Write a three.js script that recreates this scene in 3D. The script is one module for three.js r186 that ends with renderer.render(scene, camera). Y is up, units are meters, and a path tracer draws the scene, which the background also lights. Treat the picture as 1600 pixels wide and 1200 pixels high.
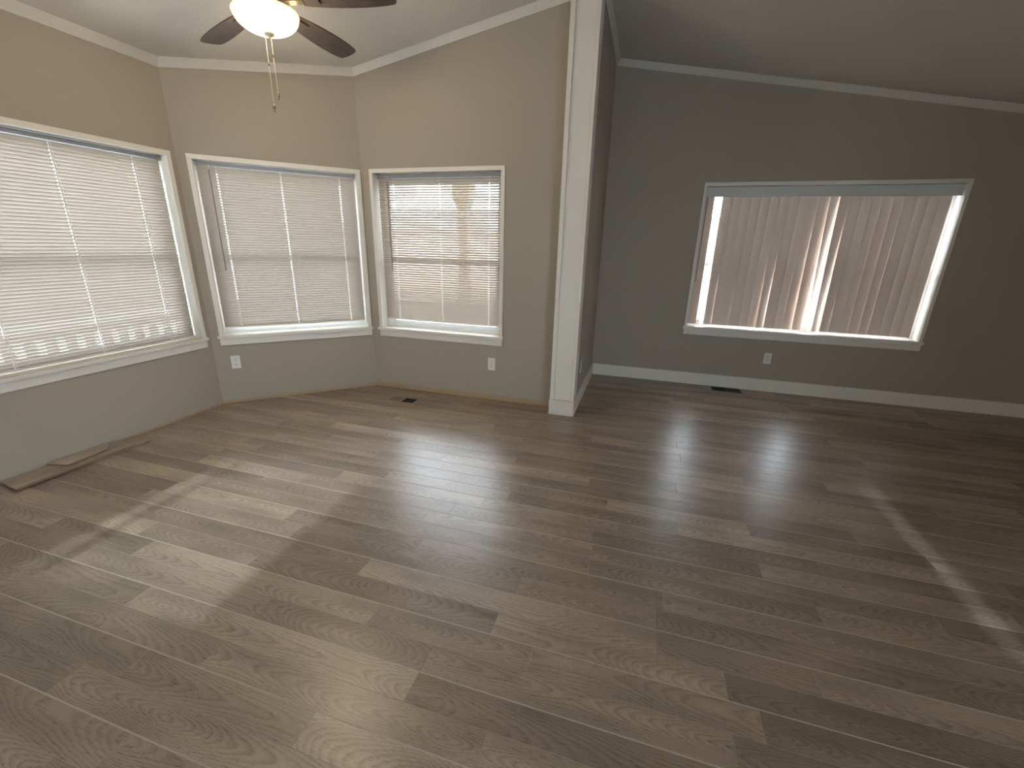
import * as THREE from 'three';
import { RoundedBoxGeometry } from 'three/addons/geometries/RoundedBoxGeometry.js';
import { mergeGeometries, toCreasedNormals } from 'three/addons/utils/BufferGeometryUtils.js';
import { RectAreaLightUniformsLib } from 'three/addons/lights/RectAreaLightUniformsLib.js';

RectAreaLightUniformsLib.init();
const scene = new THREE.Scene();

// ---------- camera ----------
const camera = new THREE.PerspectiveCamera(2 * Math.atan(600 / 673.613) * 180 / Math.PI, 1600 / 1200, 0.05, 200);
camera.position.set(0, 1.38, 0);
camera.rotation.order = 'YXZ';
camera.rotation.set(-0.3114, 0.2846, 0.0245);
scene.add(camera);

// ---------- sky, sun, exposure ----------
const SKY = 11;
scene.background = new THREE.Color().setRGB(0.77 * SKY, 0.875 * SKY, 1.0 * SKY);
const SUN = 3.1;                                         // low, hazy and cool, straight from behind
const sun = new THREE.DirectionalLight(new THREE.Color().setRGB(0.74, 0.87, 1), SUN);
sun.position.set(0, 20 * 0.28, 18); sun.target.position.set(0, 0, -2);
sun.castShadow = true; sun.shadow.radius = 1.5; sun.shadow.mapSize.set(2048, 2048);
Object.assign(sun.shadow.camera, { left: -16, right: 16, top: 16, bottom: -16, near: 1, far: 50 });
scene.add(sun, sun.target);
const FAN_LAMP = 1.5;                                    // candela of the lamp in the fan bowl
const EXPOSURE = 1.85;
const renderer = new THREE.WebGLRenderer({ antialias: true });
renderer.toneMapping = THREE.LinearToneMapping;
renderer.toneMappingExposure = EXPOSURE;
renderer.shadowMap.enabled = true;

// ---------- helpers ----------
let seed = 1234567;
const rnd = () => { seed = (seed + 0x6d2b79f5) | 0; let t = Math.imul(seed ^ (seed >>> 15), 1 | seed); t = (t + Math.imul(t ^ (t >>> 7), 61 | t)) ^ t; return ((t ^ (t >>> 14)) >>> 0) / 4294967296; };
const rr = (a, b) => a + (b - a) * rnd();
const taken = {};
function numbered(n) { const k = taken[n] = (taken[n] ?? -1) + 1; return k ? n + '_' + String(k).padStart(3, '0') : n; }
function mesh(name, g, m, parent) {
  const o = new THREE.Mesh(g, m); o.castShadow = o.receiveShadow = true;
  o.name = parent ? name : numbered(name);
  (parent ?? scene).add(o); return o;
}
function part(name, g, m, parent) {                       // numbers repeats inside one thing
  const n = parent.children.filter((c) => c.name === name || c.name.startsWith(name + '_0')).length;
  return mesh(n ? name + '_' + String(n).padStart(3, '0') : name, g, m, parent);
}
function group(name, pos = [0, 0, 0], turn = 0) {
  const o = new THREE.Group(); o.name = numbered(name); o.position.set(...pos); o.rotation.y = turn; scene.add(o); return o;
}
function structure(name, pos, turn) { const o = group(name, pos, turn); o.userData.kind = 'structure'; return o; }
function tag(o, label, category, grp) { Object.assign(o.userData, { label, category }); if (grp) o.userData.group = grp; return o; }
const box = (x0, x1, y0, y1, z0, z1) => { const g = new THREE.BoxGeometry(x1 - x0, y1 - y0, z1 - z0); g.translate((x0 + x1) / 2, (y0 + y1) / 2, (z0 + z1) / 2); return g; };
const rbox = (x0, x1, y0, y1, z0, z1, r = 0.003) => { const g = new RoundedBoxGeometry(x1 - x0, y1 - y0, z1 - z0, 1, Math.min(r, (x1 - x0) / 2.01, (y1 - y0) / 2.01, (z1 - z0) / 2.01)); g.translate((x0 + x1) / 2, (y0 + y1) / 2, (z0 + z1) / 2); return g; };
const cyl = (r, h, x, y, z, n = 16, r2 = r) => { const g = new THREE.CylinderGeometry(r2, r, h, n); g.translate(x, y, z); return g; };
const lathe = (pts, n = 48) => new THREE.LatheGeometry(pts.map((p) => new THREE.Vector2(...p)), n);
const merge = (list) => mergeGeometries(list.map((g) => { const q = g.index ? g.toNonIndexed() : g; for (const k of Object.keys(q.attributes)) if (!['position', 'normal', 'uv'].includes(k)) q.deleteAttribute(k); q.clearGroups(); return q; }));

// ---------- textures ----------
function hash2(x, y, s) { let h = Math.imul(x | 0, 374761393) + Math.imul(y | 0, 668265263) + Math.imul(s | 0, 2246822519); h = Math.imul(h ^ (h >>> 13), 1274126177); return ((h ^ (h >>> 16)) >>> 0) / 4294967296; }
function noise(x, y, s, px = 1e9, py = 1e9) {             // value noise, tiles with the periods px, py
  const xi = Math.floor(x), yi = Math.floor(y), fx = x - xi, fy = y - yi, u = fx * fx * (3 - 2 * fx), v = fy * fy * (3 - 2 * fy);
  const w = (a, p) => ((a % p) + p) % p;
  const a = hash2(w(xi, px), w(yi, py), s), b = hash2(w(xi + 1, px), w(yi, py), s), c = hash2(w(xi, px), w(yi + 1, py), s), d = hash2(w(xi + 1, px), w(yi + 1, py), s);
  return a + (b - a) * u + (c - a) * v + (a - b - c + d) * u * v;
}
function dataTexture(w, h, f, srgb) {
  const d = new Uint8Array(w * h * 4);
  for (let j = 0; j < h; j++) for (let i = 0; i < w; i++) { const c = f(i, j), k = 4 * (j * w + i); d[k] = c[0]; d[k + 1] = c[1]; d[k + 2] = c[2]; d[k + 3] = 255; }
  const t = new THREE.DataTexture(d, w, h); t.wrapS = t.wrapT = THREE.RepeatWrapping; t.magFilter = THREE.LinearFilter; t.minFilter = THREE.LinearMipmapLinearFilter; t.generateMipmaps = true;
  if (srgb) t.colorSpace = THREE.SRGBColorSpace; t.needsUpdate = true; return t;
}
const clamp = (v, a = 0, b = 255) => Math.min(b, Math.max(a, v));
// oak grain print: rings of a log cut by a slightly wavy plane, plus long fine pores; u runs along the plank (1.4 m), v across (0.14 m)
function grain(s) {
  const cx = 0.07 + (hash2(s, 1, 9) - 0.5) * 0.10, plain = s % 3 !== 0, depth0 = plain ? 0.09 : 0.012 + hash2(s, 3, 9) * 0.02, p1 = hash2(s, 4, 9) * 1.4;
  return dataTexture(1400, 140, (i, j) => {
    const x = i / 1000, y = j / 1000;
    const bend = (noise(x * 5 / 1.4 * 1.4, y * 6, s, 7) - 0.5) * 0.035 + (noise(x * 20, y * 30, s + 5, 28) - 0.5) * 0.0018;
    const h = depth0 + 0.05 * Math.abs(Math.sin(Math.PI * (x + p1) / 1.4)) + bend * 0.6;
    const r = Math.hypot(y - cx + bend * 0.5, h);
    let ring = (r / 0.0052 + (noise(x * 40, y * 60, s + 7, 56) - 0.5) * 0.22) % 1;
    const line = ring < 0.75 ? ring / 0.75 : (1 - ring) / 0.25;          // slow rise, sharp fall
    const pore = noise(x * 60 / 1.4 * 1.4, y * 900, s + 11, 84), fine = noise(x * 200, y * 700, s + 13, 280), broad = noise(x * 4 / 1.4 * 1.4, y * 22, s + 17, 6);
    const pores = Math.max(0, pore - 0.6) * 1.3;
    const v = 1 + 0.20 * (broad - 0.5) - (plain ? 0.10 : 0.12) * Math.pow(line, 2.2) - 0.42 * pores * (0.4 + line) + 0.06 * (fine - 0.5);
    return [clamp(232 * v), clamp(227 * v * (1 - 0.01 * line)), clamp(219 * v * (1 - 0.03 * line))];
  }, true);
}
const grains = Array.from({ length: 7 }, (_, s) => grain(s + 21));
const bumpFine = dataTexture(256, 256, (i, j) => { const v = 128 + 70 * (noise(i / 4, j / 4, 3, 64, 64) - 0.5) + 60 * (noise(i / 9, j / 9, 4, 256 / 9 | 0, 256 / 9 | 0) - 0.5); return [v, v, v]; });
const bumpPopcorn = dataTexture(512, 512, (i, j) => { const a = noise(i / 5, j / 5, 31, 102, 102), b = noise(i / 2, j / 2, 32, 256, 256); const v = 255 * clamp(Math.pow(a, 2) * 0.9 + b * 0.25, 0, 1); return [v, v, v]; });
const woodDark = dataTexture(512, 128, (i, j) => { const a = noise(i / 40, j / 2.2, 51, 12, 58), b = noise(i / 9, j / 1.1, 52, 56, 116), v = 0.8 + 0.45 * (a - 0.5) + 0.35 * (b - 0.5); return [clamp(150 * v), clamp(128 * v), clamp(112 * v)]; }, true);
const rep = (t, x, y) => { const c = t.clone(); c.repeat.set(x, y); c.needsUpdate = true; return c; };

// ---------- materials ----------
const std = (r, g, b, rough, more = {}) => { const m = new THREE.MeshStandardMaterial({ roughness: rough, ...more }); m.color.setRGB(r, g, b); return m; };
const phys = (r, g, b, rough, more = {}) => { const m = new THREE.MeshPhysicalMaterial({ roughness: rough, ...more }); m.color.setRGB(r, g, b); return m; };
const M = {
  wall: std(0.35, 0.298, 0.236, 0.75, { bumpMap: rep(bumpFine, 5, 5), bumpScale: 0.0006 }),
  ceiling: std(0.62, 0.58, 0.52, 0.95, { bumpMap: rep(bumpPopcorn, 2.5, 2.5), bumpScale: 0.0016 }),
  trim: std(0.69, 0.64, 0.565, 0.45),
  plinth: std(0.62, 0.57, 0.50, 0.45),
  vinyl: std(0.75, 0.76, 0.76, 0.4),
  slat: phys(0.445, 0.395, 0.34, 0.95, { transmission: 0.034, thickness: 0, side: THREE.DoubleSide }),
  headrail: std(0.27, 0.27, 0.285, 0.45),
  rail: std(0.72, 0.66, 0.58, 0.5),
  cord: std(0.85, 0.83, 0.80, 0.8),
  wand: phys(0.20, 0.18, 0.16, 0.4),
  vane: phys(0.60, 0.485, 0.405, 0.95, { transmission: 0.0165, thickness: 0, side: THREE.DoubleSide }),
  valance: std(0.55, 0.55, 0.53, 0.5),
  glass: phys(0.96, 0.98, 0.97, 0.02, { transmission: 1, thickness: 0, ior: 1.5 }),
  outlet: std(0.70, 0.67, 0.62, 0.4),
  slot: std(0.03, 0.028, 0.025, 0.6),
  screw: std(0.55, 0.53, 0.50, 0.35, { metalness: 0.6 }),
  subfloor: std(0.33, 0.22, 0.13, 0.9),
  bareStrip: std(0.38, 0.26, 0.16, 0.9),
  core: std(0.20, 0.15, 0.10, 0.9),
  bevel: std(0.50, 0.43, 0.35, 0.45),
  register: std(0.33, 0.29, 0.24, 0.4, { metalness: 0.3 }),
  registerDark: std(0.05, 0.045, 0.04, 0.5),
  duct: std(0.012, 0.012, 0.012, 0.9),
  nickel: std(0.62, 0.57, 0.50, 0.28, { metalness: 0.9 }),
  bronze: std(0.10, 0.075, 0.055, 0.35, { metalness: 0.7 }),
  blade: std(0.26, 0.23, 0.215, 0.42, { map: woodDark }),
  pendant: std(0.30, 0.25, 0.19, 0.25, { metalness: 0.8 }),
  finial: std(0.72, 0.62, 0.47, 0.4),
  crown: std(0.56, 0.53, 0.475, 0.55),
  chain: std(0.75, 0.68, 0.55, 0.3, { metalness: 0.6 }),
  outWhite: std(0.78, 0.78, 0.76, 0.6),
  outTan: std(0.40, 0.31, 0.24, 0.85),
  outBrown: std(0.36, 0.24, 0.17, 0.85),
  outRoof: std(0.12, 0.11, 0.11, 0.9),
  outGround: std(0.56, 0.585, 0.60, 0.95),
  outDark: std(0.07, 0.055, 0.045, 0.7),
  outDeck: std(0.42, 0.40, 0.37, 0.8),
};
const TONES = [[0.505, 0.418, 0.345], [0.43, 0.354, 0.289], [0.385, 0.315, 0.256], [0.325, 0.264, 0.212]];
const plankMat = TONES.map((t) => grains.map((g) => phys(...t, 0.335, { map: rep(g, 1 / 1.4, 1 / 0.14), ior: 1.75 })));

// ---------- dimensions (metres) ----------
const XL = -3.410, ZA = -2.672, XB = -2.479, ZB = -3.601;      // left wall plane, bay corners, bay back wall plane
const P0 = -0.665, P1 = -0.460, ZP = -3.436, XC = -0.4675, ZR = -4.826;
const EAVE = 2.556, SL = 0.1818, XRIDGE = -0.5686, SR = -0.1752, XRIGHT = 3.45, ZBEHIND = 5.0, CROWN = 0.0525;
const ceilY = (x) => (x < XRIDGE ? EAVE + SL * (x - XL) : EAVE + SL * (XRIDGE - XL) + SR * (x - XRIDGE));
const LEN2 = Math.hypot(XB - XL, ZB - ZA), TURN2 = Math.atan2(-(ZB - ZA), XB - XL);
// wall frames: local x runs left to right as seen from the room, local z points into the room
const FRAME = {
  left: { pos: [XL, 0, 0], turn: Math.PI / 2 },
  bay: { pos: [XL, 0, ZA], turn: TURN2 },
  back: { pos: [0, 0, ZB], turn: 0 },
  far: { pos: [0, 0, ZR], turn: 0 },
  right: { pos: [XRIGHT, 0, 0], turn: -Math.PI / 2 },
};
const WIN = {
  left: { x0: 0.86, x1: 2.594, top: 1.940, sill: 0.600 },
  bay: { x0: 0.097, x1: 1.272, top: 1.940, sill: 0.600 },
  back: { x0: -2.358, x1: -1.185, top: 1.946, sill: 0.602 },
  right: { x0: 2.1, x1: 4.75, top: 2.06, sill: 0.15 },
  far: { x0: 0.479, x1: 2.480, top: 1.956, sill: 0.619 },
};
const T = 0.15;
const HIGH = [{ x0: -2.47, x1: -1.48, y0: 1.64, y1: 2.0 }, { x0: 1.444, x1: 1.492, y0: 1.84, y1: 2.26 }, { x0: -0.65, x1: 0.5, y0: 0.35, y1: 1.25 }];   // fixed lights behind the camera

// ---------- walls ----------
function wall(name, fr, pts, win) {
  const sh = new THREE.Shape(pts.map((p) => new THREE.Vector2(...p)));
  if (win) { const h = new THREE.Path(); h.moveTo(win.x0 - 0.012, win.sill - 0.02); h.lineTo(win.x1 + 0.012, win.sill - 0.02); h.lineTo(win.x1 + 0.012, win.top + 0.012); h.lineTo(win.x0 - 0.012, win.top + 0.012); h.closePath(); sh.holes.push(h); }
  const g = new THREE.ExtrudeGeometry(sh, { depth: T, bevelEnabled: false }); g.translate(0, 0, -T);
  const o = structure(name, fr.pos, fr.turn);
  mesh('drywall', g, M.wall, o);
  return o;
}
const Y0 = -0.35;
const wLeft = wall('wall_left', FRAME.left, [[-ZBEHIND - 0.1, Y0], [-ZA + 0.06, Y0], [-ZA + 0.06, EAVE + 0.04], [-ZBEHIND - 0.1, EAVE + 0.04]], WIN.left);
const wBay = wall('wall_corner', FRAME.bay, [[0, Y0], [LEN2, Y0], [LEN2, ceilY(XB) + 0.03], [0, EAVE + 0.03]], WIN.bay);
const wBack = wall('wall_back', FRAME.back, [[XB - 0.06, Y0], [P1 - 0.02, Y0], [P1 - 0.02, ceilY(P1) + 0.03], [XRIDGE, ceilY(XRIDGE) + 0.03], [XB - 0.06, ceilY(XB - 0.06) + 0.03]], WIN.back);
const wFar = wall('wall_far', FRAME.far, [[XC - 0.17, Y0], [XRIGHT + 0.1, Y0], [XRIGHT + 0.1, ceilY(XRIGHT + 0.1) + 0.03], [XC - 0.17, ceilY(XC - 0.17) + 0.03]], WIN.far);
{ // partition between bay and far room, its end is boxed by the white post
  const o = structure('wall_partition'); mesh('drywall', box(XC - 0.15, XC, Y0, ceilY(XC) + 0.02, ZR - 0.02, ZP - 0.02), M.wall, o);
  const b = structure('wall_behind'); const sh = new THREE.Shape([[XL - 0.1, Y0], [XRIGHT + 0.1, Y0], [XRIGHT + 0.1, ceilY(XRIGHT + 0.1) + 0.03], [XRIDGE, ceilY(XRIDGE) + 0.03], [XL - 0.1, ceilY(XL - 0.1) + 0.03]].map((p) => new THREE.Vector2(...p)));
  for (const q of HIGH) { const h = new THREE.Path(); h.moveTo(q.x0, q.y0); h.lineTo(q.x1, q.y0); h.lineTo(q.x1, q.y1); h.lineTo(q.x0, q.y1); h.closePath(); sh.holes.push(h); }
  const g = new THREE.ExtrudeGeometry(sh, { depth: T, bevelEnabled: false }); g.translate(0, 0, ZBEHIND); mesh('drywall', g, M.wall, b);
  const r = structure('wall_right'); r.position.set(XRIGHT, 0, 0); r.rotation.y = -Math.PI / 2;
  const sh2 = new THREE.Shape([[ZR - 0.1, Y0], [ZBEHIND + 0.1, Y0], [ZBEHIND + 0.1, ceilY(XRIGHT) + 0.02], [ZR - 0.1, ceilY(XRIGHT) + 0.02]].map((p) => new THREE.Vector2(...p))), h2 = new THREE.Path(), w2 = WIN.right;
  h2.moveTo(w2.x0 - 0.012, w2.sill - 0.02); h2.lineTo(w2.x1 + 0.012, w2.sill - 0.02); h2.lineTo(w2.x1 + 0.012, w2.top + 0.012); h2.lineTo(w2.x0 - 0.012, w2.top + 0.012); h2.closePath(); sh2.holes.push(h2);
  const g2 = new THREE.ExtrudeGeometry(sh2, { depth: T, bevelEnabled: false }); g2.translate(0, 0, -T); mesh('drywall', g2, M.wall, r);
}
// bare strips at the foot of the bay walls, where the old baseboard was taken off
mesh('bare_strip', box(-ZBEHIND, -ZA, -0.03, 0.012, 0, 0.0015), M.bareStrip, wLeft);
mesh('bare_strip', box(0, LEN2, -0.03, 0.020, 0, 0.0015), M.bareStrip, wBay);
mesh('bare_strip', box(XB, P0, -0.03, 0.042, 0, 0.0015), M.bareStrip, wBack);

// ---------- ceiling: two slopes that meet at a ridge ----------
{
  const o = structure('ceiling');
  const slope = (xa, xb) => {
    const ya = ceilY(xa), yb = ceilY(xb), g = new THREE.ExtrudeGeometry(new THREE.Shape([[xa, ya], [xb, yb], [xb, yb + 0.14], [xa, ya + 0.14]].map((p) => new THREE.Vector2(...p))), { depth: ZBEHIND + 0.2 - (ZR - 0.45), bevelEnabled: false });
    g.translate(0, 0, ZR - 0.45);
    const p = g.attributes.position, uv = g.attributes.uv; for (let i = 0; i < p.count; i++) uv.setXY(i, p.getX(i), p.getZ(i));
    return g;
  };
  mesh('ceiling_slope', slope(XL - 0.55, XRIDGE), M.ceiling, o);
  mesh('ceiling_slope_001', slope(XRIDGE, XRIGHT + 0.3), M.ceiling, o);
}

// ---------- crown trim: a cove strip along each wall top ----------
let trimCount = 0;
function crown(A, B, inward) {                              // A, B: wall line ends at the ceiling, [x, z]
  const pA = new THREE.Vector3(A[0], ceilY(A[0]), A[1]), pB = new THREE.Vector3(B[0], ceilY(B[0]), B[1]);
  const n = new THREE.Vector3(inward[0], 0, inward[1]).normalize(), along = pB.clone().sub(pA).normalize();
  const rise = new THREE.Vector3(n.x, ceilY(A[0] + n.x * 0.01) * 100 - ceilY(A[0]) * 100, n.z); // ceiling direction away from the wall
  const prof = [[0, 0.004], [0, -CROWN], [0.006, -CROWN], [0.009, -CROWN + 0.006], [0.012, -CROWN + 0.012], [0.021, -0.026], [0.030, -0.013], [0.034, -0.008], [0.034, 0.004]];
  const at = (P, [d, y]) => P.clone().addScaledVector(n, d).add(new THREE.Vector3(0, y + (rise.y) * d, 0));
  const v = [], q = (a, b, c, d) => v.push(...a.toArray(), ...b.toArray(), ...c.toArray(), ...a.toArray(), ...c.toArray(), ...d.toArray());
  const up = new THREE.Vector3(0, 1, 0), flip = along.clone().cross(up).dot(n) < 0;
  for (let i = 0; i + 1 < prof.length; i++) { const a = at(pA, prof[i]), b = at(pB, prof[i]), c = at(pB, prof[i + 1]), d = at(pA, prof[i + 1]); flip ? q(a, b, c, d) : q(a, d, c, b); }
  const g = new THREE.BufferGeometry(); g.setAttribute('position', new THREE.Float32BufferAttribute(v, 3)); g.computeVertexNormals();
  const o = mesh('trim_' + (++trimCount), g, M.crown); o.userData.kind = 'structure';
}
crown([XL, ZBEHIND], [XL, ZA], [1, 0]);
crown([XL, ZA], [XB, ZB], [0.707, 0.707]);
crown([XB, ZB], [P0, ZB], [0, 1]);
crown([XC, ZP], [XC, ZR], [1, 0]);
crown([XC, ZR], [XRIGHT, ZR], [0, 1]);
crown([XRIGHT, ZR], [XRIGHT, ZBEHIND], [-1, 0]);

// ---------- white boxed post at the end of the partition ----------
{
  const o = structure('trim_' + (++trimCount)); const top = ceilY(P0) + 0.02;
  part('post_board', rbox(P0 + 0.002, P1 - 0.002, 0.1, top, ZP - 0.17, ZP - 0.016, 0.002), M.trim, o);
  part('corner_strip', rbox(P0, P0 + 0.034, 0.126, top, ZP - 0.165, ZP, 0.003), M.trim, o);
  part('corner_strip', rbox(P1 - 0.026, P1, 0.126, top, ZP - 0.03, ZP, 0.003), M.trim, o);
  part('plinth_block', rbox(P0 - 0.004, P1 + 0.004, 0, 0.130, ZP - 0.165, ZP + 0.010, 0.002), M.plinth, o);
}
// ---------- baseboards in the far room ----------
{
  const b = structure('baseboard_far'); mesh('baseboard', rbox(XC, XRIGHT, -0.004, 0.126, ZR, ZR + 0.015, 0.003), M.trim, b);
  const c = structure('baseboard_partition'); mesh('baseboard', rbox(XC, XC + 0.015, -0.004, 0.126, ZR + 0.012, ZP - 0.005, 0.003), M.trim, c);
  const d = structure('baseboard_right'); mesh('baseboard', rbox(XRIGHT - 0.015, XRIGHT, -0.004, 0.126, ZR + 0.012, ZBEHIND, 0.003), M.trim, d);
}

// ---------- windows ----------
function windowUnit(name, fr, w, cas, apronEnds) {
  const o = structure(name, fr.pos, fr.turn), { x0, x1, top, sill } = w, D = 0.105;
  part('casing', rbox(x0 - cas, x0, sill, top + 0.034, 0, 0.014), M.trim, o);
  part('casing', rbox(x1, x1 + cas, sill, top + 0.034, 0, 0.014), M.trim, o);
  part('casing', rbox(x0 - cas, x1 + cas, top, top + 0.034, 0, 0.0155), M.trim, o);
  part('jamb', box(x0 - 0.012, x0, sill, top, -D, 0.002), M.trim, o);
  part('jamb', box(x1, x1 + 0.012, sill, top, -D, 0.002), M.trim, o);
  part('jamb', box(x0 - 0.012, x1 + 0.012, top, top + 0.012, -D, 0.002), M.trim, o);
  part('stool', merge([rbox(x0 - cas - 0.012, x1 + cas + 0.008, sill - 0.026, sill, -0.001, 0.030, 0.004), box(x0 - 0.012, x1 + 0.012, sill - 0.02, sill, -D, 0.002)]), M.trim, o);
  part('apron', rbox(x0 - cas, x1 + cas, sill - 0.084, sill - 0.026, 0, 0.014), M.trim, o);
  // vinyl single-hung unit: outer frame, two sashes that meet in the middle, two panes
  const f = 0.035, mid = (top + sill) / 2 - 0.045, zf0 = -T - 0.015, zf1 = -D;
  part('frame', merge([box(x0 - 0.012, x0 + f, sill - 0.02, top + 0.012, zf0, zf1), box(x1 - f, x1 + 0.012, sill - 0.02, top + 0.012, zf0, zf1), box(x0 + f, x1 - f, top - f, top + 0.012, zf0, zf1), box(x0 + f, x1 - f, sill - 0.02, sill + f * 0.7, zf0, zf1)]), M.vinyl, o);
  const sash = (ya, yb, z) => merge([box(x0 + f, x0 + f + 0.032, ya, yb, z - 0.022, z), box(x1 - f - 0.032, x1 - f, ya, yb, z - 0.022, z), box(x0 + f + 0.032, x1 - f - 0.032, ya, ya + 0.036, z - 0.022, z), box(x0 + f + 0.032, x1 - f - 0.032, yb - 0.036, yb, z - 0.022, z)]);
  part('sash', sash(mid - 0.018, top - f, -0.135), M.vinyl, o);
  part('sash', sash(sill + f * 0.7, mid + 0.018, -0.112), M.vinyl, o);
  const pane = (ya, yb, z) => { const g = new THREE.PlaneGeometry(x1 - x0 - 2 * f - 0.06, yb - ya); g.translate((x0 + x1) / 2, (ya + yb) / 2, z); return g; };
  part('pane', pane(mid + 0.015, top - f - 0.03, -0.146), M.glass, o);
  part('pane', pane(sill + f, mid - 0.015, -0.123), M.glass, o);
  return o;
}
windowUnit('window_1', FRAME.left, WIN.left, 0.034);
windowUnit('window_2', FRAME.bay, WIN.bay, 0.034);
windowUnit('window_3', FRAME.back, WIN.back, 0.034);
windowUnit('window_4', FRAME.far, WIN.far, 0.028);

windowUnit('window_5', FRAME.right, WIN.right, 0.034);

// ---------- fixed windows behind the camera: a high one with a mullion, a slim sidelight and a low picture window ----------
HIGH.forEach((q, k) => {
  const o = structure('window_' + (6 + k)), z = ZBEHIND + 0.075, c = 0.04;
  part('casing', merge([box(q.x0 - c, q.x0, q.y0 - c, q.y1 + c, ZBEHIND - 0.012, ZBEHIND), box(q.x1, q.x1 + c, q.y0 - c, q.y1 + c, ZBEHIND - 0.012, ZBEHIND), box(q.x0, q.x1, q.y1, q.y1 + c, ZBEHIND - 0.012, ZBEHIND), box(q.x0, q.x1, q.y0 - c, q.y0, ZBEHIND - 0.012, ZBEHIND)]), M.trim, o);
  if (k === 0) part('mullion', box(-2.395, -2.335, q.y0, q.y1, z - 0.02, z + 0.02), M.vinyl, o);
  const g = new THREE.PlaneGeometry(q.x1 - q.x0, q.y1 - q.y0); g.translate((q.x0 + q.x1) / 2, (q.y0 + q.y1) / 2, z); part('pane', g, M.glass, o);
});

// ---------- horizontal mini blinds ----------
function slatGeometry(x0, x1, tilt, ladders) {              // curved strip with a routed hole at each ladder
  const W = 0.025, N = 5, prof = [];
  for (let i = 0; i <= N; i++) { const s = i / N - 0.5, bow = 0.0032 * (1 - 4 * s * s); const c = Math.cos(tilt), n = Math.sin(tilt); prof.push([s * W * c - bow * n, s * W * n + bow * c]); } // [z into room, y]
  const cuts = [x0]; for (const l of ladders) cuts.push(l - 0.0024, l + 0.0024); cuts.push(x1);
  const v = [], hole = (x) => ladders.some((l) => Math.abs(x - l) < 0.002);
  for (let k = 0; k + 1 < cuts.length; k++) for (let i = 0; i < N; i++) {
    if (hole((cuts[k] + cuts[k + 1]) / 2) && i === 2) continue;
    const [za, ya] = prof[i], [zb, yb] = prof[i + 1], a = [cuts[k], ya, za], b = [cuts[k + 1], ya, za], c = [cuts[k + 1], yb, zb], d = [cuts[k], yb, zb];
    v.push(...a, ...b, ...c, ...a, ...c, ...d);
  }
  const g = new THREE.BufferGeometry(); g.setAttribute('position', new THREE.Float32BufferAttribute(v, 3)); g.computeVertexNormals(); return toCreasedNormals(g, 1.2);
}
function miniBlind(label, fr, w, { ladders, wandX, tilt, bottom, gap = 0.010 }) {
  const o = group('mini_blind', fr.pos, fr.turn); tag(o, label, 'blind', 'horizontal mini blinds in the bay windows');
  const x0 = w.x0 + gap, x1 = w.x1 - gap, zc = -0.062, top = w.top - 0.006;
  // U-shaped steel headrail, brackets at its ends
  part('headrail', merge([box(x0, x1, top - 0.026, top, zc + 0.0125, zc + 0.014), box(x0, x1, top - 0.026, top, zc - 0.014, zc - 0.0125), box(x0, x1, top - 0.026, top - 0.0245, zc - 0.014, zc + 0.014)]), M.headrail, o);
  part('bracket', box(x0 - 0.003, x0 + 0.012, top - 0.029, top + 0.004, zc - 0.017, zc + 0.017), M.headrail, o);
  part('bracket', box(x1 - 0.012, x1 + 0.003, top - 0.029, top + 0.004, zc - 0.017, zc + 0.017), M.headrail, o);
  const first = top - 0.026 - 0.015, n = Math.round((first - bottom - 0.013) / 0.0205) + 1, pitch = (first - bottom - 0.013) / (n - 1);
  const g = slatGeometry(x0 + 0.002, x1 - 0.002, tilt, ladders);
  for (let k = 0; k < n; k++) { const s = part('slat', g, M.slat, o); s.position.set(rr(-0.001, 0.001), first - k * pitch, zc); s.rotation.x = rr(-0.015, 0.015); }
  const br = part('bottom_rail', rbox(x0 + 0.002, x1 - 0.002, bottom - 0.006, bottom + 0.006, zc - 0.0125, zc + 0.0125, 0.004), M.rail, o);
  for (const l of ladders) part('ladder_cord', merge([cyl(0.0007, first + 0.02 - bottom, l - 0.006, (first + 0.02 + bottom) / 2, zc + 0.0135, 5), cyl(0.0007, first + 0.02 - bottom, l + 0.006, (first + 0.02 + bottom) / 2, zc + 0.0135, 5), cyl(0.0009, first + 0.02 - bottom, l, (first + 0.02 + bottom) / 2, zc, 5)]), M.cord, o);
  if (wandX !== undefined) {
    const wd = part('wand', merge([cyl(0.0042, 0.74, wandX, top - 0.055 - 0.37, zc + 0.026, 6), cyl(0.0055, 0.03, wandX, top - 0.055 - 0.735, zc + 0.026, 8, 0.0045)]), M.wand, o);
    part('hook', merge([cyl(0.002, 0.034, wandX, top - 0.040, zc + 0.026, 6), box(wandX - 0.003, wandX + 0.003, top - 0.027, top - 0.021, zc + 0.012, zc + 0.029)]), M.nickel, wd);
  }
  return o;
}
miniBlind('widest cream mini blind, tightly closed, in the large left window above the loose planks', FRAME.left, WIN.left, { ladders: [1.045, 1.495, 1.95, 2.405], tilt: 1.09, gap: 0.006, bottom: 0.612 });
miniBlind('closed cream mini blind with a tilt wand in the middle, angled bay window', FRAME.bay, WIN.bay, { ladders: [0.235, 0.68, 1.135], wandX: 0.19, tilt: 1.17, bottom: 0.656 });
miniBlind('bright bluish mini blind with a wand in the bay window next to the white post', FRAME.back, WIN.back, { ladders: [-2.20, -1.755, -1.305], wandX: -2.245, tilt: -0.79, bottom: 0.682 });

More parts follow.
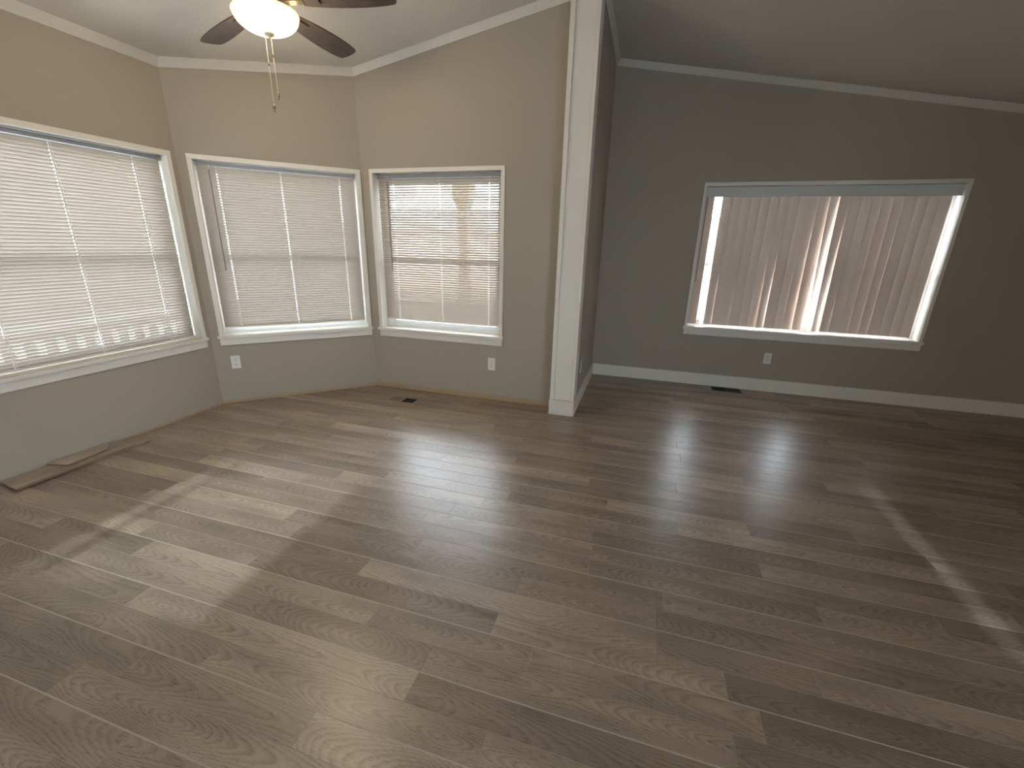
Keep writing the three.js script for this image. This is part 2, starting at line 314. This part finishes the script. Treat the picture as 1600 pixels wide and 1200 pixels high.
// ---------- vertical blind in the far window ----------
{
  const w = WIN.far, o = group('vertical_blind', FRAME.far.pos, 0); tag(o, 'vertical blind of cream vanes under a plain valance in the far room window', 'blind');
  part('valance', rbox(w.x0 + 0.003, w.x1 - 0.003, w.top - 0.092, w.top - 0.004, -0.022, -0.016, 0.002), M.valance, o);
  part('headrail', rbox(w.x0 + 0.004, w.x1 - 0.004, w.top - 0.045, w.top - 0.005, -0.082, -0.042, 0.003), M.valance, o);
  const yTop = w.top - 0.062, yBot = w.sill + 0.022, xs = [], W = 0.0935;
  for (let k = 0; k < 24; k++) xs.push(0.521 + k * 0.0812);
  // [turn at the top, turn at the bottom] of each vane, radians from lying flat in the window
  const special = { 0: [0.2, 0.2], 1: [-1.46, -1.40], 2: [0.05, -0.28], 4: [0.05, -0.16], 8: [0.06, -0.5], 11: [-0.14, -0.22], 12: [0.06, -0.4], 13: [-0.34, -1.15], 14: [-0.12, -0.66], 15: [0.06, -0.2], 17: [-0.16, -0.16], 19: [-0.18, -0.2], 23: [0.02, 0.02] };
  for (let k = 0; k < xs.length; k++) {
    const [ta, tb] = special[k] ?? [0.055 + rr(-0.012, 0.012), 0.055 + rr(-0.012, 0.012)], v = [], NY = 12, NX = 4, P = [];
    for (let j = 0; j <= NY; j++) for (let i = 0; i <= NX; i++) {
      const f = j / NY, s = i / NX - 0.5, tw = -(ta + (tb - ta) * f * f * (3 - 2 * f)), bow = 0.003 * (1 - 4 * s * s), c = Math.cos(tw), n = Math.sin(tw);
      P.push([xs[k] + s * W * c + bow * n, yTop + (yBot - yTop) * f, -0.062 - s * W * n + bow * c]);
    }
    const id = (j, i) => P[j * (NX + 1) + i];
    for (let j = 0; j < NY; j++) for (let i = 0; i < NX; i++) v.push(...id(j, i), ...id(j + 1, i), ...id(j + 1, i + 1), ...id(j, i), ...id(j + 1, i + 1), ...id(j, i + 1));
    const g = new THREE.BufferGeometry(); g.setAttribute('position', new THREE.Float32BufferAttribute(v, 3)); g.computeVertexNormals();
    const vn = part('vane', toCreasedNormals(g, 1.2), M.vane, o);
    part('hanger', box(xs[k] - 0.004, xs[k] + 0.004, yTop - 0.004, yTop + 0.02, -0.064, -0.060), M.cord, vn);
  }
  part('wand', cyl(0.004, 0.80, w.x0 + 0.022, w.top - 0.49, -0.03, 8), M.wand, o);
}

// ---------- ceiling fan with bowl light ----------
{
  const X = -1.965, Z = -2.151, top = ceilY(X), yb = 2.503, LEAN = 0.067;              // it hangs a little out of true
  const o = group('ceiling_fan', [X + yb * Math.sin(LEAN), yb * (1 - Math.cos(LEAN)), Z]); o.rotation.z = LEAN; tag(o, 'dark five-blade ceiling fan with a lit frosted glass bowl and pull chains', 'ceiling fan');
  part('canopy', lathe([[0.001, top + 0.02], [0.068, top + 0.015], [0.066, top - 0.03], [0.045, top - 0.06], [0.02, top - 0.075], [0.001, top - 0.076]]), M.nickel, o);
  part('downrod', cyl(0.011, top - 0.06 - (yb + 0.14), 0, (top - 0.06 + yb + 0.14) / 2, 0, 16), M.nickel, o);
  part('motor_housing', lathe([[0.001, yb + 0.155], [0.03, yb + 0.155], [0.034, yb + 0.125], [0.085, yb + 0.105], [0.108, yb + 0.075], [0.11, yb + 0.03], [0.092, yb + 0.012], [0.078, yb - 0.004], [0.074, yb - 0.022], [0.066, yb - 0.03], [0.001, yb - 0.03]]), M.nickel, o);
  const blade = () => {
    const R0 = 0.185, R1 = 0.66, sh = new THREE.Shape();
    sh.moveTo(R0, -0.040); sh.bezierCurveTo(R0 + 0.10, -0.062, R0 + 0.26, -0.078, R1 - 0.08, -0.068); sh.bezierCurveTo(R1 - 0.03, -0.062, R1 - 0.014, -0.060, R1 - 0.010, -0.048);
    sh.quadraticCurveTo(R1 + 0.006, 0, R1 - 0.010, 0.048); sh.bezierCurveTo(R1 - 0.014, 0.060, R1 - 0.03, 0.062, R1 - 0.08, 0.068); sh.bezierCurveTo(R0 + 0.26, 0.078, R0 + 0.10, 0.062, R0, 0.040); sh.closePath();
    const g = new THREE.ExtrudeGeometry(sh, { depth: 0.005, bevelEnabled: true, bevelThickness: 0.001, bevelSize: 0.001, bevelSegments: 1, curveSegments: 10 });
    const p = g.attributes.position, uv = g.attributes.uv; for (let i = 0; i < p.count; i++) uv.setXY(i, p.getX(i) * 1.6, p.getY(i) * 4 + 0.5);
    g.rotateX(-Math.PI / 2); g.rotateX(-0.16); return g;
  };
  const bg = blade(), iron = merge([rbox(0.07, 0.20, -0.012, -0.004, -0.016, 0.016, 0.003), rbox(0.19, 0.275, -0.009, -0.003, -0.03, 0.03, 0.003)]);
  iron.rotateX(-0.16);
  for (let k = 0; k < 5; k++) { const b = part('blade', bg, M.blade, o); b.position.y = yb; b.rotation.y = -(4.737 + k * 2 * Math.PI / 5); part('blade_arm', iron, M.bronze, b); }
  part('light_fitter', lathe([[0.001, 2.476], [0.062, 2.476], [0.07, 2.466], [0.118, 2.458], [0.12, 2.450], [0.001, 2.450]]), M.nickel, o);
  // frosted bowl: hottest where the bulbs sit, paler at the rim
  const RB = 0.150, yr = 2.449, yf = 2.370, prof = [];
  for (let i = 0; i <= 22; i++) { const a = (i / 22) * Math.PI / 2; prof.push([Math.max(0.001, RB * Math.sin(a)), yr - (yr - yf) * Math.cos(a)]); }
  prof.push([RB + 0.004, yr + 0.003], [RB + 0.003, yr + 0.007], [RB - 0.004, yr + 0.006]);
  const glow = dataTexture(4, 128, (i, j) => { const t = j / 127, k = t < 0.62 ? 1 : Math.max(0.42, 1 - (t - 0.62) * 1.75); return [255 * Math.pow(k, 0.5), 255 * Math.pow(k, 0.6), 255 * Math.pow(k, 0.9) * 0.95]; }, true); glow.wrapT = THREE.ClampToEdgeWrapping;
  const bowl = std(0.85, 0.80, 0.70, 0.35, { emissive: new THREE.Color().setRGB(2.2, 1.95, 1.4), emissiveMap: glow });
  part('bowl_shade', lathe(prof, 64), bowl, o);
  part('finial', lathe([[0.001, yf - 0.021], [0.006, yf - 0.019], [0.008, yf - 0.012], [0.022, yf - 0.006], [0.026, yf + 0.001], [0.02, yf + 0.004], [0.001, yf + 0.004]], 24), M.finial, o);
  const cam2 = new THREE.Vector2(-X, -Z).normalize(), side = [cam2.y, -cam2.x];             // the chains hang side by side as seen from the room
  for (const [s, yTop, yJoin, yEnd] of [[-0.019, yf + 0.002, 2.235, 2.045], [0.006, yf - 0.015, 2.275, 2.105]]) {
    const x = side[0] * s, z = side[1] * s, L = yTop - yEnd;
    const c = part('pull_chain', cyl(0.0014, L, 0, -L / 2, 0, 6), M.chain, o); c.position.set(x, yTop, z); c.rotation.z = -LEAN;
    part('coupling', cyl(0.0026, 0.012, 0, yJoin - yTop, 0, 8), M.bronze, c);
    const pl = lathe([[0.0008, 0.014], [0.003, 0.012], [0.0065, 0.004], [0.0075, -0.005], [0.0045, -0.013], [0.0035, -0.018], [0.0045, -0.022], [0.0008, -0.024]], 16); pl.translate(0, -L, 0);
    part('pendant', pl, M.pendant, c);
  }
  const lamp = new THREE.PointLight(new THREE.Color().setRGB(1, 0.80, 0.54), FAN_LAMP, 0, 2);
  lamp.position.set(X, 2.41, Z); lamp.castShadow = true; lamp.shadow.radius = 7; lamp.shadow.bias = -0.002; lamp.name = 'fan_lamp_light'; scene.add(lamp);
}

// ---------- outlets ----------
function outlet(label, pos, turn) {
  const o = group('wall_outlet', pos, turn); tag(o, label, 'outlet');
  part('cover_plate', rbox(-0.035, 0.035, -0.0573, 0.0573, 0, 0.0055, 0.004), M.outlet, o);
  for (const y of [0.0195, -0.0195]) {
    const f = part('receptacle_face', (() => { const g = new THREE.CylinderGeometry(0.0172, 0.0172, 0.003, 24); g.rotateX(Math.PI / 2); g.scale(1, 0.82, 1); g.translate(0, y, 0.0065); return g; })(), M.outlet, o);
    part('slot', merge([box(-0.0078, -0.0052, y - 0.001, y + 0.0085, 0.0078, 0.0084), box(0.0052, 0.0078, y - 0.001, y + 0.0075, 0.0078, 0.0084), (() => { const g = new THREE.CylinderGeometry(0.0027, 0.0027, 0.0006, 12); g.rotateX(Math.PI / 2); g.translate(0, y - 0.0075, 0.0081); return g; })()]), M.slot, f);
  }
  part('screw', (() => { const g = new THREE.CylinderGeometry(0.003, 0.0034, 0.0015, 12); g.rotateX(Math.PI / 2); g.translate(0, 0, 0.006); return g; })(), M.screw, o);
  return o;
}
const onBay = (u, y) => [XL + Math.cos(TURN2) * u, y, ZA - Math.sin(TURN2) * u];
outlet('white duplex outlet on the angled bay wall under the middle bay window', onBay(0.147, 0.3625), TURN2);
outlet('white duplex outlet on the bay wall beside the white post', [-1.252, 0.341, ZB], 0);
outlet('dim duplex outlet under the window with the vertical blind', [1.286, 0.3455, ZR], 0);
outlet('outlet in shadow on the partition wall around the corner of the white post', [XC, 0.345, -3.80], Math.PI / 2);

// ---------- floor: two-strip laminate boards ----------
function plankGeometry(x0, x1, z0, z1, c0, c1, ce, uo, vo) {   // c0, c1: chamfers of the far and near edge, ce: of the ends
  const h = 0, d = 0.0007, b = -0.008, v = [], uv = [], n1 = [];
  const q = (...p) => { for (const i of [0, 1, 2, 0, 2, 3]) { v.push(...p[i]); uv.push(uo + p[i][0] - x0, vo + p[i][2] - z0); } };
  const tx0 = x0 + ce, tx1 = x1 - ce, tz0 = z0 + c0, tz1 = z1 - c1;
  q([tx0, h, tz1], [tx1, h, tz1], [tx1, h, tz0], [tx0, h, tz0]);
  q([x0, -d, z1], [x1, -d, z1], [tx1, h, tz1], [tx0, h, tz1]); q([x1, -d, z0], [x0, -d, z0], [tx0, h, tz0], [tx1, h, tz0]);
  q([x0, -d, z0], [x0, -d, z1], [tx0, h, tz1], [tx0, h, tz0]); q([x1, -d, z1], [x1, -d, z0], [tx1, h, tz0], [tx1, h, tz1]);
  q([x0, b, z1], [x1, b, z1], [x1, -d, z1], [x0, -d, z1]); q([x1, b, z0], [x0, b, z0], [x0, -d, z0], [x1, -d, z0]);
  q([x0, b, z0], [x0, b, z1], [x0, -d, z1], [x0, -d, z0]); q([x1, b, z1], [x1, b, z0], [x1, -d, z0], [x1, -d, z1]);
  const g = new THREE.BufferGeometry(); g.setAttribute('position', new THREE.Float32BufferAttribute(v, 3)); g.setAttribute('uv', new THREE.Float32BufferAttribute(uv, 2)); g.computeVertexNormals();
  g.addGroup(0, 6, 0); g.addGroup(6, 24, 1); g.addGroup(30, 24, 1);
  return g;
}
const ROW = 0.10631, E0 = -0.5375, edge = (r) => E0 - r * ROW;
{
  const floor = structure('floor');
  mesh('subfloor', box(XL - 0.05, XRIGHT + 0.05, -0.30, -0.008, ZR - 0.05, ZBEHIND + 0.05), M.subfloor, floor);
  // seams read off the photograph: [x, tone left, tone right] by row, counted from the camera
  const known = {
    0: [[-1.67, 3, 1]], 1: [[-0.82, 2, 0]], 2: [[-1.30, 2, 1]], 3: [[-1.815, 2, 0], [-0.582, 0, 3]], 4: [[-2.31, 2, 1]], 5: [[-2.10, 3, 0], [-0.866, 1, 2], [-0.239, 2, 1]], 7: [[-1.059, 3, 0], [0.188, 1, 2], [0.709, 2, 0]], 8: [[-0.371, 3, 1], [0.188, 1, 2]],
    9: [[-1.65, 0, 3], [0.219, 2, 1], [0.82, 3, 1]], 10: [[-0.10, 2, 2], [0.82, 2, 1]], 11: [[-0.10, 1, 2]], 12: [[-1.84, 0, 2], [0.651, 3, 0]], 13: [[-1.68, 3, 0], [0.92, 3, 2]], 15: [[-0.06, 2, 0], [0.66, 0, 3]], 16: [[-2.51, 2, 1], [1.173, 3, 1]], 17: [[-0.19, 0, 2], [1.045, 3, 1]], 18: [[0.322, 3, 1]], 19: [[-2.225, 2, 0], [0.22, 3, 0]], 21: [[0.187, 2, 3]], 24: [[0.365, 2, 1]], 27: [[0.57, 1, 2]], 29: [[0.47, 2, 3]],
  };
  const GAP = 0.014, limL = (z) => { let x = XL + GAP; if (z < ZA) x = Math.max(x, XL + (ZA - z) * (XB - XL) / (ZA - ZB) + 0.012); return x; };
  let count = 0;
  for (let r = -1; r < 41; r++) {
    const z1 = edge(r), z0 = Math.max(edge(r + 1), ZR + 0.004); if (z1 - z0 < 0.01) continue;
    const inBay = z0 > ZB + 0.01 || z1 > ZB + 0.03, zz = Math.max(z0, ZB + 0.012);
    const xL = z1 <= ZB + 0.03 ? XC + 0.004 : limL(zz) + 0.0, xR = XRIGHT - 0.004;
    // joints of this row: those seen in the photograph, others filled in at random
    const J = (known[r] ?? []).map((k) => ({ x: k[0], tl: k[1], tr: k[2] }));
    const cuts = [];
    let pts = [{ x: xL }, ...J, { x: xR }];
    for (let i = 0; i + 1 < pts.length; i++) {
      cuts.push(pts[i]);
      const gap = pts[i + 1].x - pts[i].x, want = i === 0 || i + 2 === pts.length ? 1.0 : 0.95, n = Math.max(1, Math.round(gap / want + rr(-0.25, 0.25)));
      for (let k = 1; k < n; k++) cuts.push({ x: pts[i].x + gap * (k + rr(-0.22, 0.22)) / n });
    }
    cuts.push(pts[pts.length - 1]);
    const boardFar = ((r % 2) + 2) % 2 === 0;                  // every second seam is a real board edge with a painted bevel
    let last = -1;
    for (let i = 0; i + 1 < cuts.length; i++) {
      let a = cuts[i].x + 0.00025, b = cuts[i + 1].x - 0.00025; if (b - a < 0.03) continue;
      let za = z0, zb = z1; if (z1 > ZB + 0.03 && a < P0 && za < ZB + 0.012) za = ZB + 0.012;
      if (za < ZP - 0.17 && a < P1 + 0.006 && b > P1 - 0.3 && z1 > ZB + 0.03 && b <= P1 + 0.006) { /* runs up to the post */ }
      let tone = cuts[i].tr ?? cuts[i + 1].tl ?? Math.min(3, Math.floor(Math.pow(rnd(), 0.9) * 4));
      if (cuts[i].tr === undefined && cuts[i + 1].tl === undefined && tone === last) tone = (tone + 1 + Math.floor(rnd() * 2)) % 4;
      last = tone;
      const gr = Math.floor(rnd() * grains.length), ch = 0.0022, no = 0.0004;
      // pieces under the chamfered bay corner are cut to the wall line
      const g = plankGeometry(a, b, za + 0.0002, zb - 0.0002, boardFar ? no : ch, boardFar ? ch : no, no, rnd() * 1.4, rnd() * 0.03);
      if (i === 0 && z1 <= ZA + 0.11 && z1 > ZB + 0.03) {
        const p = g.attributes.position; for (let k = 0; k < p.count; k++) if (p.getX(k) < a + 0.02) p.setX(k, p.getX(k) - (limL(za) - limL(p.getZ(k))));
      }
      mesh(count ? 'plank_' + String(count).padStart(3, '0') : 'plank', g, [plankMat[tone][gr], M.bevel], floor); count++;
    }
  }
  // the boards nearer than the frame and behind the camera
  const back = [];
  for (let z = edge(-1); z < ZBEHIND - 0.02; z += ROW) for (let x = XL + GAP; x < XRIGHT - 0.02;) { const l = Math.min(rr(0.7, 1.3), XRIGHT - 0.004 - x); back.push(plankGeometry(x, x + l - 0.0005, z, Math.min(z + ROW - 0.0003, ZBEHIND), 0.001, 0.001, 0.0004, rnd(), 0.01)); x += l; }
  const sf = mesh('plank_field', merge(back), plankMat[1][0], floor); sf.userData.kind = 'stuff';
  console.log('planks', count);
}

// ---------- loose laminate planks by the left wall ----------
function loosePlank(label, corners, y, yEnd, tone, thick = 0.008) {    // corners: near-left, near-right, far-right, far-left on plan
  const o = group('laminate_plank', [0, 0, 0]); tag(o, label, 'plank', 'loose laminate offcuts');
  const mid = (i) => [corners[i][0], (i === 1 || i === 2) ? yEnd : y, corners[i][1]];
  const t = [0, 1, 2, 3].map(mid), b = t.map(([x, yy, z]) => [x, yy - thick, z]), v = [], uv = [];
  const q = (A, B, C, D, L, W) => { const p = [A, B, C, D], c = [[0, 0], [L, 0], [L, W], [0, W]]; for (const i of [0, 1, 2, 0, 2, 3]) { v.push(...p[i]); uv.push(...c[i]); } };
  const L = Math.hypot(corners[1][0] - corners[0][0], corners[1][1] - corners[0][1]), W = Math.hypot(corners[3][0] - corners[0][0], corners[3][1] - corners[0][1]);
  q(t[0], t[1], t[2], t[3], L, W);
  const top = new THREE.BufferGeometry(); top.setAttribute('position', new THREE.Float32BufferAttribute(v.slice(), 3)); top.setAttribute('uv', new THREE.Float32BufferAttribute(uv.slice(), 2)); top.computeVertexNormals();
  v.length = uv.length = 0;
  for (let i = 0; i < 4; i++) { const j = (i + 1) % 4; q(b[i], b[j], t[j], t[i], L, thick); }
  q(b[3], b[2], b[1], b[0], L, W);
  const side = new THREE.BufferGeometry(); side.setAttribute('position', new THREE.Float32BufferAttribute(v, 3)); side.setAttribute('uv', new THREE.Float32BufferAttribute(uv, 2)); side.computeVertexNormals();
  part('printed_face', top, plankMat[tone][2], o); part('core', side, M.core, o);
  return o;
}
loosePlank('lowest loose laminate board, mostly hidden, its end showing beyond the stack', [[-3.245, -1.24], [-3.215, -1.93], [-3.385, -1.93], [-3.395, -1.24]], 0.0085, 0.0085, 2);
loosePlank('long loose laminate board lying along the left wall under a short offcut', [[-3.216, -1.225], [-3.222, -1.845], [-3.392, -1.845], [-3.398, -1.25]], 0.026, 0.018, 1);
loosePlank('short loose laminate offcut on top of the long board by the left wall', [[-3.262, -1.490], [-3.292, -1.720], [-3.398, -1.800], [-3.398, -1.455]], 0.0345, 0.0285, 0);

// ---------- floor registers ----------
function register(label, x, z, turn, open, frameM) {
  const o = group('floor_register', [x, 0, z], turn); tag(o, label, 'floor vent');
  const w = 0.141, d = 0.070, i = 0.125, j = 0.053;
  part('frame', merge([rbox(-w, w, 0, 0.004, -d, -j, 0.0015), rbox(-w, w, 0, 0.004, j, d, 0.0015), rbox(-w, -i, 0, 0.004, -j, j, 0.0015), rbox(i, w, 0, 0.004, -j, j, 0.0015), rbox(-0.007, 0.007, 0, 0.004, -j, j, 0.0015)]), frameM, o);
  part('duct_well', box(-i, i, 0.0002, 0.0008, -j, j), M.duct, o);
  for (const s of [-1, 1]) for (let k = 0; k < 9; k++) {
    const x0 = s * (0.012 + k * 0.0128), g = new THREE.BoxGeometry(0.0016, 0.0052, 2 * j); g.rotateZ((s < 0 ? 1.1 : -0.35) * (open ? 1 : 0.4)); g.translate(x0, 0.0026, 0);
    part('louver', g, s < 0 && open ? frameM : M.registerDark, o);
  }
}
register('beige floor register in front of the bay window beside the post', -2.006, -3.297, 0, true, M.register);
register('dark floor register against the far room baseboard', 0.937, -4.718, 0, false, M.registerDark);

// ---------- outside, seen through the blinds ----------
{
  const g = mesh('ground', box(-30, 30, -1.3, -1.0, -30, 20), M.outGround); g.userData.kind = 'structure'; g.name = 'outside_ground';
  const dk = mesh('outside_porch_deck', box(-5.05, XL - T, -0.55, -0.42, -3.4, 3), M.outDeck); dk.userData.kind = 'structure';
  const dk2 = mesh('outside_porch_deck', box(-5.05, P0 - 0.3, -0.55, -0.42, -5.35, -3.79), M.outDeck); dk2.userData.kind = 'structure';
  const railing = (label, pos, turn, len, top, pitch, bw, m) => {
    const o = group('porch_railing', pos, turn); tag(o, label, 'railing');
    part('top_rail', rbox(0, len, top - 0.04, top, -0.045, 0.045, 0.006), m, o);
    part('bottom_rail', rbox(0, len, -0.34, -0.30, -0.03, 0.03, 0.005), m, o);
    const bg = rbox(-bw / 2, bw / 2, -0.30, top - 0.04, -0.018, 0.018, 0.003);
    for (let x = pitch / 2; x < len; x += pitch) { const b = part('baluster', bg, m, o); b.position.x = x; }
    for (const x of [0, len]) part('newel', rbox(x - 0.045, x + 0.045, -0.42, top + 0.06, -0.045, 0.045, 0.006), m, o);
  };
  railing('dark porch railing outside, only hinted at low in the large left blind', [-4.75, 0, -0.6], Math.PI / 2, 3.6, 0.60, 0.137, 0.066, M.outDark);
  railing('white porch railing showing faintly low behind the bright bay blind', [-4.4, 0, -5.15], 0, 2.1, 0.66, 0.15, 0.06, M.outWhite);
  const post = group('porch_post', [-2.16, 0, -5.15]); tag(post, 'porch post with a flared capital outside the bay window next to the partition', 'post');
  part('shaft', rbox(-0.06, 0.06, -0.42, 2.08, -0.06, 0.06, 0.008), M.outTan, post);
  part('capital', (() => { const c = lathe([[0.001, 1.76], [0.085, 1.76], [0.095, 1.80], [0.15, 1.90], [0.155, 2.08], [0.001, 2.08]], 4); c.rotateY(Math.PI / 4); c.translate(0, 0, 0); return toCreasedNormals(c.toNonIndexed(), 0.4); })(), M.outTan, post);
  const beam = mesh('outside_porch_beam', box(-5.2, P0 - 0.3, 2.08, 2.36, -5.24, -5.06), M.outTan); beam.userData.kind = 'structure';
  const house = (label, x0, x1, z0, z1, h, m) => {
    const o = group('neighbour_house', [0, 0, 0]); tag(o, label, 'house');
    part('siding', box(x0, x1, -1.0, h, z0, z1), m, o);
    const along = x1 - x0 < z1 - z0, a = along ? (x0 + x1) / 2 : (z0 + z1) / 2, s = new THREE.Shape(along ? [[x0 - 0.3, h], [x1 + 0.3, h], [a, h + 0.8]].map((p) => new THREE.Vector2(...p)) : [[z0 - 0.3, h], [z1 + 0.3, h], [a, h + 0.8]].map((p) => new THREE.Vector2(...p)));
    const r = new THREE.ExtrudeGeometry(s, { depth: (along ? z1 - z0 : x1 - x0) + 0.4, bevelEnabled: false });
    if (along) r.translate(0, 0, z0 - 0.2); else { r.rotateY(-Math.PI / 2); r.translate(x1 + 0.2, 0, 0); }
    part('roof', r, M.outRoof, o);
  };
  house('pale brown neighbouring house seen dimly behind the bright bay blind', -9.2, -1.6, -17, -12, 1.7, M.outTan);
  const fence = group('board_fence', [0, 0, -8.2]); tag(fence, 'brown board fence outside the window with the vertical blind', 'fence');
  const fb = rbox(0, 0.138, -1.0, 1.9, -0.01, 0.01, 0.002);
  for (let x = -0.6; x < 7; x += 0.142) { const b = part('board', fb, M.outBrown, fence); b.position.x = x; }
  part('fence_rail', rbox(-0.6, 7, 0.9, 0.98, -0.05, -0.012, 0.003), M.outBrown, fence);
}

scene.environment = null;
renderer.render(scene, camera);
